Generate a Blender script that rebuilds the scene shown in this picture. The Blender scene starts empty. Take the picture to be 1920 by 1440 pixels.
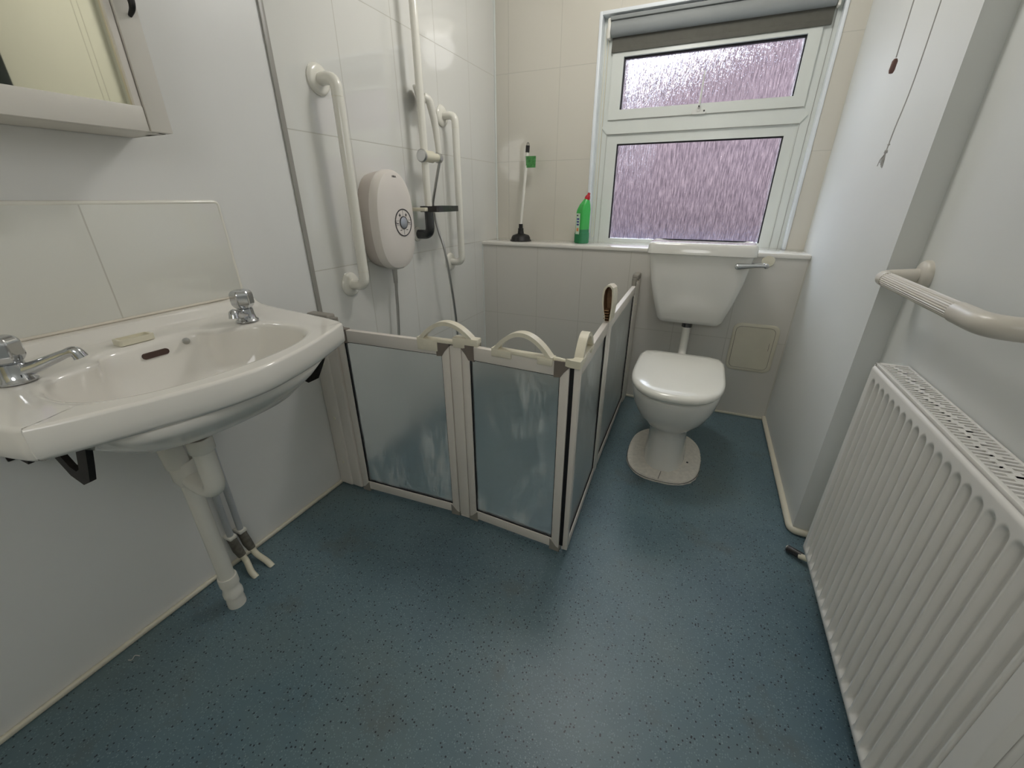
import bpy, bmesh, math, random
from mathutils import Vector, Matrix
random.seed(4)
PI = math.pi
C = bpy.context.scene.collection
S = bpy.context.scene

# ------------------------------------------------------------------ camera
yaw, pitch, F = -.417936, -.423329, 769.8
cd = bpy.data.cameras.new('camera'); cam = bpy.data.objects.new('camera', cd); C.objects.link(cam)
cd.sensor_fit = 'HORIZONTAL'; cd.sensor_width = 36; cd.lens = 36*F/1920
cd.clip_start = .02
fw = Vector((math.sin(yaw)*math.cos(pitch), math.cos(yaw)*math.cos(pitch), math.sin(pitch)))
rt = Vector((math.cos(yaw), -math.sin(yaw), 0)); up = rt.cross(fw)
cam.matrix_world = Matrix(((rt.x, up.x, -fw.x, 0), (rt.y, up.y, -fw.y, 0), (rt.z, up.z, -fw.z, 1.13), (0, 0, 0, 1)))
S.camera = cam

# ------------------------------------------------------------------ world, lights, exposure
w = bpy.data.worlds.new('sky'); S.world = w; w.use_nodes = True
bg = w.node_tree.nodes['Background']; bg.inputs[0].default_value = (.80, .88, 1, 1); bg.inputs[1].default_value = 3.4
def point(name, loc, r, power, col):
    l = bpy.data.lights.new(name, 'POINT'); l.shadow_soft_size = r; l.energy = power; l.color = col
    o = bpy.data.objects.new(name, l); C.objects.link(o); o.location = loc; return o
sl = bpy.data.lights.new('daylight', 'SUN'); sl.energy = 15; sl.angle = math.radians(45); sl.color = (.80, .90, 1)
so = bpy.data.objects.new('daylight', sl); C.objects.link(so); so.location = (-2, 5, 4)
so.rotation_euler = Vector((.50, -1, -.85)).to_track_quat('-Z', 'Y').to_euler()
point('ceiling_lamp_light', (-.35, 1.75, 2.22), .13, 15.5, (1, .982, .955))
point('rear_fill_light', (-.10, -.45, 1.6), .25, 9, (1, .985, .97))  # added fill behind the camera, lifts the radiator, floor and lower walls
S.view_settings.view_transform = 'Standard'; S.view_settings.look = 'None'
S.view_settings.exposure = .05; S.view_settings.gamma = 1
try: S.view_settings.use_curve_mapping = False
except Exception: pass
S.cycles.max_bounces = 10; S.cycles.diffuse_bounces = 8; S.cycles.transmission_bounces = 8; S.cycles.glossy_bounces = 5
S.cycles.transparent_max_bounces = 10
S.cycles.sample_clamp_indirect = 4

# ------------------------------------------------------------------ materials
def lin(c):
    return tuple(((v/255)/12.92 if v/255 <= .04045 else ((v/255+.055)/1.055)**2.4) for v in c)+(1,)
class N:
    def __init__(s, m): s.t = m.node_tree; s.n = s.t.nodes; s.l = s.t.links
    def new(s, kind, **kw):
        n = s.n.new(kind)
        for k, v in kw.items(): setattr(n, k, v)
        return n
    def math(s, op, a, b=None, c=None):
        n = s.new('ShaderNodeMath', operation=op)
        for i, v in enumerate((a, b, c)):
            if v is None: continue
            if isinstance(v, (int, float)): n.inputs[i].default_value = v
            else: s.l.new(v, n.inputs[i])
        return n.outputs[0]
    def mix(s, f, a, b):
        n = s.new('ShaderNodeMix', data_type='RGBA')
        for i, v in ((0, f), (6, a), (7, b)):
            if isinstance(v, (int, float, tuple)): n.inputs[i].default_value = v
            else: s.l.new(v, n.inputs[i])
        return n.outputs[2]
    def pos(s): return s.new('ShaderNodeNewGeometry').outputs['Position']
    def noise(s, scale, detail=3, vec=None, rough=.5):
        n = s.new('ShaderNodeTexNoise'); n.inputs['Scale'].default_value = scale; n.inputs['Detail'].default_value = detail
        n.inputs['Roughness'].default_value = rough
        s.l.new(vec if vec is not None else s.pos(), n.inputs['Vector']); return n.outputs[0]
    def ramp(s, f, stops):
        n = s.new('ShaderNodeValToRGB'); e = n.color_ramp.elements
        while len(e) < len(stops): e.new(.5)
        for i, (p, c) in enumerate(stops): e[i].position = p; e[i].color = c if len(c) == 4 else tuple(c)+(1,)
        s.l.new(f, n.inputs[0]); return n.outputs[0]
    def bump(s, h, strength, dist, target):
        n = s.new('ShaderNodeBump'); n.inputs['Strength'].default_value = strength; n.inputs['Distance'].default_value = dist
        s.l.new(h, n.inputs['Height']); s.l.new(n.outputs[0], target.inputs['Normal']); return n
def mat(name, col, rough=.4, metal=0, var=.03, vscale=9, coat=0, bump=0, bscale=200, spec=.5):
    m = bpy.data.materials.new(name); m.use_nodes = True; k = N(m); b = k.n['Principled BSDF']
    base = lin(col); b.inputs['Roughness'].default_value = rough; b.inputs['Metallic'].default_value = metal
    b.inputs['Coat Weight'].default_value = coat; b.inputs['Coat Roughness'].default_value = .04
    b.inputs['Specular IOR Level'].default_value = spec
    d = tuple(v*(1-var) for v in base[:3])+(1,); u = tuple(min(1, v*(1+var)) for v in base[:3])+(1,)
    k.l.new(k.ramp(k.noise(vscale), [(.35, d), (.65, u)]), b.inputs['Base Color'])
    if bump: k.bump(k.noise(bscale, 4), bump, .001, b)
    return m
M = {}
M['board'] = mat('painted_wall_board', (224, 224, 222), .34, var=.012, vscale=3, bump=.06, bscale=60)
M['rightwall'] = mat('painted_plaster', (214, 216, 214), .5, var=.015, vscale=2, bump=.12, bscale=40)
M['ceiling'] = mat('ceiling_paint', (225, 222, 214), .8)
M['porcelain'] = mat('white_porcelain', (230, 227, 221), .09, var=.008, coat=.4)
M['porcelain_grey'] = mat('white_toilet_porcelain', (222, 221, 216), .09, var=.006, coat=.4)
M['seat'] = mat('white_seat_plastic', (236, 235, 228), .16, var=.005, coat=.2)
M['plastic'] = mat('white_plastic', (222, 220, 212), .25, var=.01)
M['rail'] = mat('cream_white_rail_plastic', (230, 228, 219), .16, var=.01, coat=.3)
M['ribrail'] = mat('beige_rail_plastic', (203, 198, 188), .3, var=.02)
M['unit'] = mat('pinkish_white_plastic', (222, 216, 210), .32, var=.008)
M['unit_side'] = mat('warm_grey_plastic', (196, 187, 180), .4, var=.01)
M['frame'] = mat('white_powder_coated_metal', (222, 216, 209), .35, var=.012)
M['greycap'] = mat('grey_plastic_cap', (146, 142, 134), .4)
M['greycap_dark'] = mat('taupe_corner_cap', (120, 111, 104), .45)
M['cream'] = mat('cream_plastic', (221, 216, 196), .3, var=.02)
M['beige_handle'] = mat('aged_cream_plastic', (226, 220, 202), .28, var=.04, vscale=30)
M['tan'] = mat('tan_inner_plastic', (150, 118, 86), .5, var=.15, vscale=80)
M['black'] = mat('black_rubber', (16, 16, 16), .5)
M['gasket'] = mat('black_gasket', (10, 8, 14), .6)
M['chrome'] = mat('polished_chrome', (198, 200, 203), .07, 1, var=.0)
M['chrome_dull'] = mat('brushed_chrome', (190, 190, 188), .28, 1, var=.05)
M['darkchrome'] = mat('dark_grey_plastic', (44, 46, 48), .12, 0, var=.05, coat=.6)
M['tray'] = mat('dark_smoked_plastic', (48, 46, 47), .2, var=.03, coat=.3)
M['iron'] = mat('rusty_black_iron', (30, 24, 22), .6, .3, var=.4, vscale=60)
M['overflow'] = mat('brown_overflow_hole', (74, 54, 48), .6)
M['upvc'] = mat('white_window_plastic', (214, 218, 214), .25, var=.008)
M['reveal'] = mat('white_reveal_trim', (226, 231, 236), .3)
M['blind'] = mat('grey_blind_fabric', (92, 91, 84), .8, var=.05, vscale=40)
M['blindroll'] = mat('pale_grey_blind_roll', (138, 142, 142), .7, var=.03)
M['radiator'] = mat('white_radiator_enamel', (226, 224, 220), .22, var=.01, bump=.05, bscale=120)
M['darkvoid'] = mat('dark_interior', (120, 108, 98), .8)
M['cabinet'] = mat('white_cabinet_paint', (212, 208, 200), .4, var=.015)
M['sealant'] = mat('white_mortar', (226, 220, 210), .7, var=.06, vscale=60, bump=.4, bscale=80)
M['mould'] = mat('speckled_sealant', (214, 207, 194), .5, var=.05)
M['bead'] = mat('cream_trim', (214, 209, 192), .35, var=.03)
M['trimgrey'] = mat('grey_trim', (150, 148, 142), .35)
M['lagging'] = mat('grey_lagging', (100, 97, 90), .8, var=.2, vscale=90, bump=.8, bscale=90)
M['pipegrey'] = mat('grey_painted_pipe', (172, 176, 180), .3)
M['red'] = mat('red_cap', (176, 18, 34), .35)
M['cord'] = mat('white_cord', (190, 188, 186), .8)
M['brown'] = mat('brown_toggle', (118, 86, 80), .5)
M['teal'] = mat('dark_teal', (26, 38, 44), .7, var=.3, vscale=20)
M['door'] = mat('cream_door_paint', (226, 216, 180), .5)
M['green_tag'] = mat('green_label_tag', (64, 128, 66), .5, var=.25, vscale=90)
M['brick'] = None
def tile(name, axis, u0, v0, pu, pv, col, rough=.07, grout=(176, 173, 163), gw=.0022, tone=.0):
    m = bpy.data.materials.new(name); m.use_nodes = True; k = N(m); b = k.n['Principled BSDF']
    sp = k.new('ShaderNodeSeparateXYZ'); k.l.new(k.pos(), sp.inputs[0])
    u = sp.outputs[axis]; v = sp.outputs[2]
    def line(c, o, p):
        f = k.math('FRACT', k.math('DIVIDE', k.math('SUBTRACT', c, o-100*p), p))
        d = k.math('MULTIPLY', k.math('MINIMUM', f, k.math('SUBTRACT', 1.0, f)), p)
        n = k.new('ShaderNodeMapRange', interpolation_type='SMOOTHSTEP'); k.l.new(d, n.inputs[0])
        n.inputs[1].default_value = gw*.35; n.inputs[2].default_value = gw; n.inputs[3].default_value = 1; n.inputs[4].default_value = 0
        return n.outputs[0]
    g = k.math('MAXIMUM', line(u, u0, pu), line(v, v0, pv))
    base = lin(col)
    nz = k.ramp(k.noise(2.5, 2), [(.3, tuple(x*.985 for x in base[:3])+(1,)), (.7, base)])
    k.l.new(k.mix(k.math('MULTIPLY', g, .75), nz, lin(grout)), b.inputs['Base Color'])
    k.l.new(k.math('MULTIPLY_ADD', g, .5, rough), b.inputs['Roughness'])
    h = k.math('MULTIPLY_ADD', g, -1.0, k.math('MULTIPLY', k.noise(5, 1), .35))
    k.bump(h, .3, .0012, b)
    b.inputs['Coat Weight'].default_value = 1; b.inputs['Coat Roughness'].default_value = .03
    return m
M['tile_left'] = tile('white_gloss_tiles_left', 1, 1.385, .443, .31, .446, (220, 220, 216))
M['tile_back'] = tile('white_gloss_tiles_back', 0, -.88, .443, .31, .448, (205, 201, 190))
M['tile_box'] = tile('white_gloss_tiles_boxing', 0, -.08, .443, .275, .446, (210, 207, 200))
M['tile_splash'] = tile('white_gloss_tiles_splash', 1, .512, .40, .31, .80, (216, 216, 209))
def floor_mat():
    m = bpy.data.materials.new('blue_grey_safety_vinyl'); m.use_nodes = True; k = N(m); b = k.n['Principled BSDF']
    base = k.ramp(k.noise(1.7, 4, rough=.6), [(.3, lin((76, 98, 110))), (.5, lin((90, 112, 121))), (.72, lin((102, 118, 121)))])
    dirt = k.ramp(k.noise(4.3, 5, rough=.65), [(.56, (0, 0, 0)), (.78, (1, 1, 1))])
    base = k.mix(k.math('MULTIPLY', dirt, .6), base, lin((84, 80, 70)))
    def specks(scale, thr, col, f, amt, seed):
        nonlocal base
        v = k.new('ShaderNodeTexVoronoi'); v.inputs['Scale'].default_value = scale
        mp = k.new('ShaderNodeMapping'); mp.inputs['Location'].default_value = (seed, seed*.7, 0); mp.inputs['Scale'].default_value = (1, 1, .01)
        k.l.new(k.pos(), mp.inputs[0]); k.l.new(mp.outputs[0], v.inputs[0])
        near = k.math('LESS_THAN', v.outputs['Distance'], thr)
        c = k.new('ShaderNodeSeparateColor'); k.l.new(v.outputs['Color'], c.inputs[0])
        pick = k.math('LESS_THAN', c.outputs[0], f)
        base = k.mix(k.math('MULTIPLY', k.math('MULTIPLY', near, pick), amt), base, lin(col))
    specks(190, .33, (124, 146, 150), .6, .5, 3.1)
    specks(115, .25, (14, 20, 34), .30, .9, 7.7)
    specks(95, .15, (150, 165, 166), .3, .5, 1.3)
    k.l.new(base, b.inputs['Base Color'])
    b.inputs['Roughness'].default_value = .34
    k.bump(k.noise(420, 2), .35, .001, b)
    return m
M['floor'] = floor_mat()
def frost(name, col, rough, streak):
    m = bpy.data.materials.new(name); m.use_nodes = True; k = N(m); b = k.n['Principled BSDF']
    mp = k.new('ShaderNodeMapping'); mp.inputs['Scale'].default_value = (40, 40, 7); k.l.new(k.pos(), mp.inputs[0])
    st = k.math('MULTIPLY', k.ramp(k.noise(1, 5, mp.outputs[0], .75), [(.46, (0, 0, 0)), (.66, (1, 1, 1))]), k.ramp(k.noise(4.2, 2), [(.44, (0, 0, 0)), (.58, (1, 1, 1))]))
    b.inputs['Base Color'].default_value = lin(col)
    b.inputs['Roughness'].default_value = rough; b.inputs['IOR'].default_value = 1.18
    k.l.new(k.math('MULTIPLY_ADD', st, -.55*streak, .95), b.inputs['Transmission Weight'])
    k.bump(k.noise(900, 1), .25, .0005, b)
    return m
M['frost'] = frost('frosted_panel', (240, 244, 244), .38, 1)
def rain_glass():
    # patterned obscure glass: clear gaps between vertical ripples plus refracting ripples
    m = bpy.data.materials.new('rain_patterned_glass'); m.use_nodes = True; k = N(m)
    b = k.n['Principled BSDF']; out = k.n['Material Output']
    b.inputs['Transmission Weight'].default_value = 1; b.inputs['Roughness'].default_value = .04; b.inputs['IOR'].default_value = 1.19
    b.inputs['Base Color'].default_value = (.96, .95, 1, 1)
    mp = k.new('ShaderNodeMapping'); mp.inputs['Scale'].default_value = (95, 95, 9); k.l.new(k.pos(), mp.inputs[0])
    n1 = k.noise(1.6, 4, mp.outputs[0], .65)
    mp2 = k.new('ShaderNodeMapping'); mp2.inputs['Scale'].default_value = (190, 190, 40); k.l.new(k.pos(), mp2.inputs[0])
    n2 = k.noise(1.5, 2, mp2.outputs[0], .5)
    h = k.math('ADD', n1, k.math('MULTIPLY', n2, .45))
    k.bump(h, 1.0, .022, b)
    mp3 = k.new('ShaderNodeMapping'); mp3.inputs['Scale'].default_value = (150, 150, 13); k.l.new(k.pos(), mp3.inputs[0])
    n3 = k.noise(1.3, 4, mp3.outputs[0], .7)
    pat = k.ramp(n3, [(.36, (.40, .395, .42)), (.50, (.72, .715, .74)), (.60, (1, 1, 1))])
    tr = k.new('ShaderNodeBsdfTransparent'); k.l.new(pat, tr.inputs[0]); k.l.new(pat, b.inputs['Base Color'])
    mx = k.new('ShaderNodeMixShader')
    k.l.new(k.ramp(n1, [(.40, (.45, .45, .45)), (.58, (.85, .85, .85))]), mx.inputs[0])
    k.l.new(tr.outputs[0], mx.inputs[1]); k.l.new(b.outputs[0], mx.inputs[2]); k.l.new(mx.outputs[0], out.inputs[0])
    return m
M['rain'] = rain_glass()
def brick_mat():
    m = bpy.data.materials.new('mauve_brickwork'); m.use_nodes = True; k = N(m); b = k.n['Principled BSDF']
    t = k.new('ShaderNodeTexBrick'); mp = k.new('ShaderNodeMapping'); mp.inputs['Rotation'].default_value = (PI/2, 0, 0)
    k.l.new(k.pos(), mp.inputs[0]); k.l.new(mp.outputs[0], t.inputs[0]); t.inputs['Scale'].default_value = 4
    t.inputs['Color1'].default_value = lin((142, 122, 122)); t.inputs['Color2'].default_value = lin((132, 114, 120)); t.inputs['Mortar'].default_value = lin((148, 128, 130))
    t.inputs['Mortar Size'].default_value = .03
    k.l.new(t.outputs[0], b.inputs['Base Color']); b.inputs['Roughness'].default_value = .9
    return m
M['brick'] = brick_mat()
M['pale_render'] = mat('lilac_grey_render', (130, 122, 136), .9, var=.08, vscale=2)
M['mirror'] = mat('mirror_glass', (236, 232, 208), .02, 1, var=0)  # yellow tint puts the warm lamp colour of the reflection into the glass
def emis(name, col, st):
    m = bpy.data.materials.new(name); m.use_nodes = True; b = m.node_tree.nodes['Principled BSDF']
    b.inputs['Base Color'].default_value = (.9, .9, .9, 1); b.inputs['Emission Color'].default_value = col+(1,); b.inputs['Emission Strength'].default_value = st
    return m
M['diffuser'] = emis('lamp_diffuser', (1, .93, .82), 6)
M['bulb'] = emis('warm_bulb', (1, .72, .45), 14)
def bottle_mat():
    m = bpy.data.materials.new('green_translucent_plastic'); m.use_nodes = True; k = N(m); b = k.n['Principled BSDF']
    b.inputs['Base Color'].default_value = lin((70, 196, 92)); b.inputs['Roughness'].default_value = .25
    b.inputs['Transmission Weight'].default_value = .25; b.inputs['Subsurface Weight'].default_value = .0
    return m
M['bottle'] = bottle_mat()
M['bottle_low'] = mat('green_liquid', (44, 122, 78), .25)
M['label'] = mat('bottle_label', (206, 228, 208), .4)
M['ink_blue'] = mat('blue_ink', (40, 54, 130), .4)
M['ink_orange'] = mat('orange_ink', (214, 138, 84), .4)
M['ink_dark'] = mat('dark_ink', (44, 44, 48), .4)
M['silver'] = mat('silver_button', (186, 192, 204), .25, .6)
M['clearhandle'] = mat('white_metal_handle', (214, 214, 210), .2)

# ------------------------------------------------------------------ mesh helpers
class MB:
    def __init__(s): s.bm = bmesh.new(); s.mi = 0
    def _add(s, verts, faces, smooth):
        vs = [s.bm.verts.new(v) for v in verts]
        for f in faces:
            try:
                fc = s.bm.faces.new([vs[i] for i in f]); fc.smooth = smooth; fc.material_index = s.mi
            except ValueError: pass
        return s
    def box(s, a, b, bev=0, rot=None, seg=2):
        a = Vector(a); b = Vector(b); lo = Vector(map(min, a, b)); hi = Vector(map(max, a, b))
        t = bmesh.new(); bmesh.ops.create_cube(t, size=1)
        c = (lo+hi)/2; d = hi-lo
        for v in t.verts: v.co = Vector((v.co.x*d.x, v.co.y*d.y, v.co.z*d.z))
        if bev:
            bmesh.ops.bevel(t, geom=t.edges[:]+t.verts[:], offset=min(bev, min(d)*.49), segments=seg, profile=.5, affect='EDGES')
        for v in t.verts:
            v.co = (rot @ v.co if rot else v.co) + c
        s._merge(t, bev > 0); return s
    def _merge(s, t, smooth):
        t.verts.index_update()
        s._add([v.co.copy() for v in t.verts], [[v.index for v in f.verts] for f in t.faces], smooth); t.free()
    def loft(s, rings, cap0=True, cap1=True, closed=True, smooth=True):
        n = len(rings[0]); vs = [p for r in rings for p in r]; fs = []
        for i in range(len(rings)-1):
            for j in range(n if closed else n-1):
                a = i*n+j; b = i*n+(j+1) % n
                fs.append((a, b, b+n, a+n))
        if cap0: fs.append(tuple(range(n-1, -1, -1)))
        if cap1: fs.append(tuple((len(rings)-1)*n+j for j in range(n)))
        return s._add(vs, fs, smooth)
    def tube(s, pts, r, n=16, fillet=0, cap=True, seg=8):
        P = [Vector(p) for p in pts]
        if fillet:
            Q = [P[0]]
            for i in range(1, len(P)-1):
                a, b, c = P[i-1], P[i], P[i+1]; u = (a-b).normalized(); v = (c-b).normalized()
                f = min(fillet, (a-b).length*.49, (c-b).length*.49)
                for k in range(seg+1):
                    t = k/seg; Q.append((b+u*f)*(1-t)**2 + b*2*t*(1-t) + (b+v*f)*t*t)
            Q.append(P[-1]); P = Q
        rr = r if callable(r) else (lambda t: r)
        L = [0]
        for i in range(1, len(P)): L.append(L[-1]+(P[i]-P[i-1]).length)
        tan = [(P[min(i+1, len(P)-1)]-P[max(i-1, 0)]).normalized() for i in range(len(P))]
        nrm = tan[0].orthogonal().normalized(); rings = []
        for i, p in enumerate(P):
            nrm = (nrm-tan[i]*nrm.dot(tan[i])).normalized(); bn = tan[i].cross(nrm)
            R = rr(L[i]/L[-1] if L[-1] else 0)
            rings.append([p+(nrm*math.cos(2*PI*k/n)+bn*math.sin(2*PI*k/n))*R for k in range(n)])
        return s.loft(rings, cap, cap)
    def lathe(s, prof, origin=(0, 0, 0), axis=(0, 0, 1), n=32):
        ax = Vector(axis).normalized(); u = ax.orthogonal().normalized(); v = ax.cross(u); o = Vector(origin)
        rings = [[o+ax*h+(u*math.cos(2*PI*k/n)+v*math.sin(2*PI*k/n))*max(r, 1e-5) for k in range(n)] for r, h in prof]
        return s.loft(rings)
    def prism(s, outline, d0, d1, fn, smooth=False):
        # outline: 2D points; fn(u, v, d) -> 3D
        return s.loft([[Vector(fn(u, v, d0)) for u, v in outline], [Vector(fn(u, v, d1)) for u, v in outline]], smooth=smooth)
    def ribbon(s, pts, wvec, t, smooth=True):
        # flat strap following pts with width vector and thickness t
        P = [Vector(p) for p in pts]; W = Vector(wvec)/2; rings = []
        for i, p in enumerate(P):
            tg = (P[min(i+1, len(P)-1)]-P[max(i-1, 0)]).normalized(); nn = tg.cross(W).normalized()*t/2
            rings.append([p+W+nn, p-W+nn, p-W-nn, p+W-nn])
        return s.loft(rings, smooth=False)
    def build(s, name, m, parent=None, sub=0, auto=40, loc=None):
        me = bpy.data.meshes.new(name)
        bmesh.ops.remove_doubles(s.bm, verts=s.bm.verts, dist=1e-6)
        bmesh.ops.recalc_face_normals(s.bm, faces=s.bm.faces)
        if auto:
            for e in s.bm.edges:
                if len(e.link_faces) == 2 and e.calc_face_angle(0) > math.radians(auto): e.smooth = False
        org = Vector(loc) if loc is not None else Vector((0, 0, 0))
        if parent is not None: org = parent_world(parent)
        if org.length > 0:
            for v in s.bm.verts: v.co -= org
        s.bm.to_mesh(me); s.bm.free()
        for x in (m if isinstance(m, (list, tuple)) else [m]): me.materials.append(M[x] if isinstance(x, str) else x)
        o = bpy.data.objects.new(name, me); C.objects.link(o)
        if parent is not None: o.parent = parent
        else: o.location = org
        if sub:
            md = o.modifiers.new('sub', 'SUBSURF'); md.levels = sub; md.render_levels = sub
        return o
def parent_world(p):
    v = Vector((0, 0, 0))
    while p is not None: v += Vector(p.location); p = p.parent
    return v
def tag(o, label=None, cat=None, group=None, kind=None):
    if label: o['label'] = label
    if cat: o['category'] = cat
    if group: o['group'] = group
    if kind: o['kind'] = kind
    return o
def thing(name, loc, label, cat, group=None):
    o = bpy.data.objects.new(name, None); o.empty_display_size = .1; C.objects.link(o); o.location = loc
    return tag(o, label, cat, group)
def struct(name, mb, m, label=None, **k): return tag(mb.build(name, m, **k), label, kind='structure')
def rrect(cx, cy, hx, hy, r, n=6):
    pts = []
    for (sx, sy, a0) in ((1, 1, 0), (-1, 1, 90), (-1, -1, 180), (1, -1, 270)):
        for i in range(n+1):
            a = math.radians(a0+90*i/n); pts.append((cx+sx*(hx-r)+r*math.cos(a), cy+sy*(hy-r)+r*math.sin(a)))
    return pts
def text(body, size, m, parent, origin, xdir, ydir, name='lettering', ext=.0003):
    cu = bpy.data.curves.new(name, 'FONT'); cu.body = body; cu.size = size; cu.extrude = ext; cu.align_x = 'CENTER'; cu.align_y = 'CENTER'
    o = bpy.data.objects.new(name, cu); C.objects.link(o)
    x = Vector(xdir).normalized(); y = Vector(ydir).normalized(); z = x.cross(y)
    dg = bpy.context.evaluated_depsgraph_get(); me = bpy.data.meshes.new_from_object(o.evaluated_get(dg))
    bpy.data.objects.remove(o); me.name = name
    mt = Matrix(((x.x, y.x, z.x, origin[0]), (x.y, y.y, z.y, origin[1]), (x.z, y.z, z.z, origin[2]), (0, 0, 0, 1)))
    me.transform(Matrix.Translation(-parent_world(parent)) @ mt); me.materials.clear(); me.materials.append(M[m])
    q = bpy.data.objects.new(name, me); C.objects.link(q); q.parent = parent; return q

LX, RX, RX2, BY, WY, CZ = -1.278, .475, .537, 2.418, 2.63, 2.4
BACK = -1.15
# ------------------------------------------------------------------ room shell
struct('floor', MB().box((LX-.1, BACK-.1, -.08), (RX2+.15, WY+.2, 0)), 'floor')
struct('ceiling', MB().box((LX-.1, BACK-.1, CZ), (RX2+.15, WY+.2, CZ+.08)), 'ceiling')
m = MB().box((LX-.1, BACK-.1, 0), (LX, 1.098, CZ)); m.mi = 1; m.box((LX-.1, 1.098, 0), (LX, WY+.2, CZ))
struct('wall_left', m, ['board', 'tile_left'])
struct('wall_right', MB().prism([(RX, 1.49), (RX2, 1.49), (RX2, BACK-.1), (RX2+.15, BACK-.1), (RX2+.15, WY+.2), (RX, WY+.2)], 0, CZ, lambda u, v, d: (u, v, d)), 'rightwall')
struct('wall_rear', MB().box((LX, BACK-.1, 0), (RX2, BACK, CZ)), 'rightwall')
# back wall with the window opening
OX0, OX1, OZ0, OZ1 = -.665, .384, .889, 1.985
m = MB().box((LX, WY, 0), (OX0, WY+.16, CZ)).box((OX0, WY, 0), (OX1, WY+.16, OZ0-.004)).box((OX0, WY, OZ1), (OX1, WY+.16, CZ)).box((OX1, WY, 0), (RX, WY+.16, CZ))
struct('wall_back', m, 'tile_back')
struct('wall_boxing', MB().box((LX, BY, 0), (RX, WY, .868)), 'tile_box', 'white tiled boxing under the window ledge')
struct('trim_1', MB().box((LX, BY-.008, .868), (RX, WY+.075, .889), .004), 'porcelain', 'white ledge top along the tiled boxing')
struct('trim_2', MB().box((LX, 1.086, 0), (LX+.006, 1.104, CZ), .002), 'trimgrey', 'grey vertical joint strip between board and tiles')
struct('trim_3', MB().tube([(LX+.004, WY-.004, .889), (LX+.004, WY-.004, CZ)], .006, 8), 'upvc')
struct('trim_4', MB().tube([(LX+.002, BY-.002, .05), (LX+.002, BY-.002, .868)], .004, 8), 'upvc')
# reveal trims round the window
m = MB().box((OX0-.012, WY-.006, OZ0), (OX0+.004, WY+.07, OZ1+.012), .003).box((OX0, WY-.006, OZ1-.004), (OX1, WY+.07, OZ1+.012), .003).box((OX1-.004, WY-.006, OZ0), (OX1+.010, WY+.07, OZ1+.012), .003)
struct('trim_5', m, 'reveal', 'white plastic trim lining the window opening')
# baseboard beads
struct('baseboard_left', MB().box((LX, BACK, 0), (LX+.013, 1.10, .016), .006, seg=3), 'bead')
m = MB().tube([(RX-.004, BY, .012), (RX-.006, 1.482, .014), (RX2, 1.482, .014)], .013, 10, fillet=.03)
struct('baseboard_right', m, 'bead')
struct('baseboard_back', MB().box((LX, BY-.008, 0), (RX, BY, .014), .004), 'bead')
# door behind the camera
d = bpy.data.objects.new('door_1', None); C.objects.link(d); d.location = (-.75, BACK, 0); tag(d, kind='structure')
MB().box((-1.15, BACK, 0), (-.35, BACK+.03, 2.0), .004).build('door_panel', 'door', d)
MB().box((-1.22, BACK, 0), (-1.15, BACK+.045, 2.07), .006).box((-.35, BACK, 0), (-.28, BACK+.045, 2.07), .006).box((-1.22, BACK, 2.0), (-.28, BACK+.045, 2.07), .006).build('door_frame', 'upvc', d)
MB().tube([(-.42, BACK+.03, 1.0), (-.42, BACK+.07, 1.0), (-.54, BACK+.07, 1.0)], .009, 10, fillet=.015).build('door_handle', 'chrome', d)
# ------------------------------------------------------------------ window
wn = bpy.data.objects.new('window_1', None); C.objects.link(wn); wn.location = (-.1, 2.7, .889); tag(wn, kind='structure')
WX0, WX1, WZ0, WZ1 = -.664, .384, .80, 1.984
fy0, fy1 = 2.685, 2.75
def frame_rect(mb, x0, x1, z0, z1, wl, wr, wb, wt, y0, y1, bev=.004):
    # mitred rectangular frame with a sloped inner bead
    for quad in (((x0, z0), (x0+wl, z0+wb), (x0+wl, z1-wt), (x0, z1)), ((x1, z0), (x1, z1), (x1-wr, z1-wt), (x1-wr, z0+wb)),
                 ((x0, z0), (x1, z0), (x1-wr, z0+wb), (x0+wl, z0+wb)), ((x0, z1), (x0+wl, z1-wt), (x1-wr, z1-wt), (x1, z1))):
        mb.prism(quad, y0, y1, lambda u, v, dd: (u, dd, v))
mb = MB(); frame_rect(mb, WX0, WX1, WZ0, WZ1, .062, .064, .06, .09, fy0, fy1); mb.build('window_frame', 'upvc', wn)
# transom with pointed (mitred) ends
MB().prism([(-.636, 1.4955), (-.604, 1.462), (.324, 1.462), (.350, 1.4955), (.324, 1.529), (-.604, 1.529)], fy0-.006, fy1, lambda u, v, dd: (u, dd, v)).build('transom', 'upvc', wn)
GX0, GX1 = -.545, .272
mb = MB(); frame_rect(mb, -.605, .325, 1.529, 1.90, .06, .053, .046, .09, fy0-.012, fy1-.01); mb.build('sash', 'upvc', wn)
mb = MB(); frame_rect(mb, -.605, .325, WZ0+.02, 1.462, .06, .053, .09, .048, fy0+.004, fy1-.01); mb.build('glazing_bead', 'upvc', wn)
for nm, z0, z1, yy in (('gasket', 1.572, 1.812, fy0+.003), ('gasket', .875, 1.417, fy0+.012)):
    mb = MB(); frame_rect(mb, GX0-.004, GX1+.004, z0-.002, z1+.002, .009, .009, .007, .011, yy, yy+.02); mb.build(nm, 'gasket', wn)
MB().box((GX0, fy0+.018, 1.575), (GX1, fy0+.022, 1.81)).build('glass_pane', 'rain', wn)
MB().box((GX0, fy0+.026, .88), (GX1, fy0+.030, 1.415)).build('glass_pane', 'rain', wn)
mb = MB()
for x in (WX0+.052, WX1-.118, WX1-.06):
    pass
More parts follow.
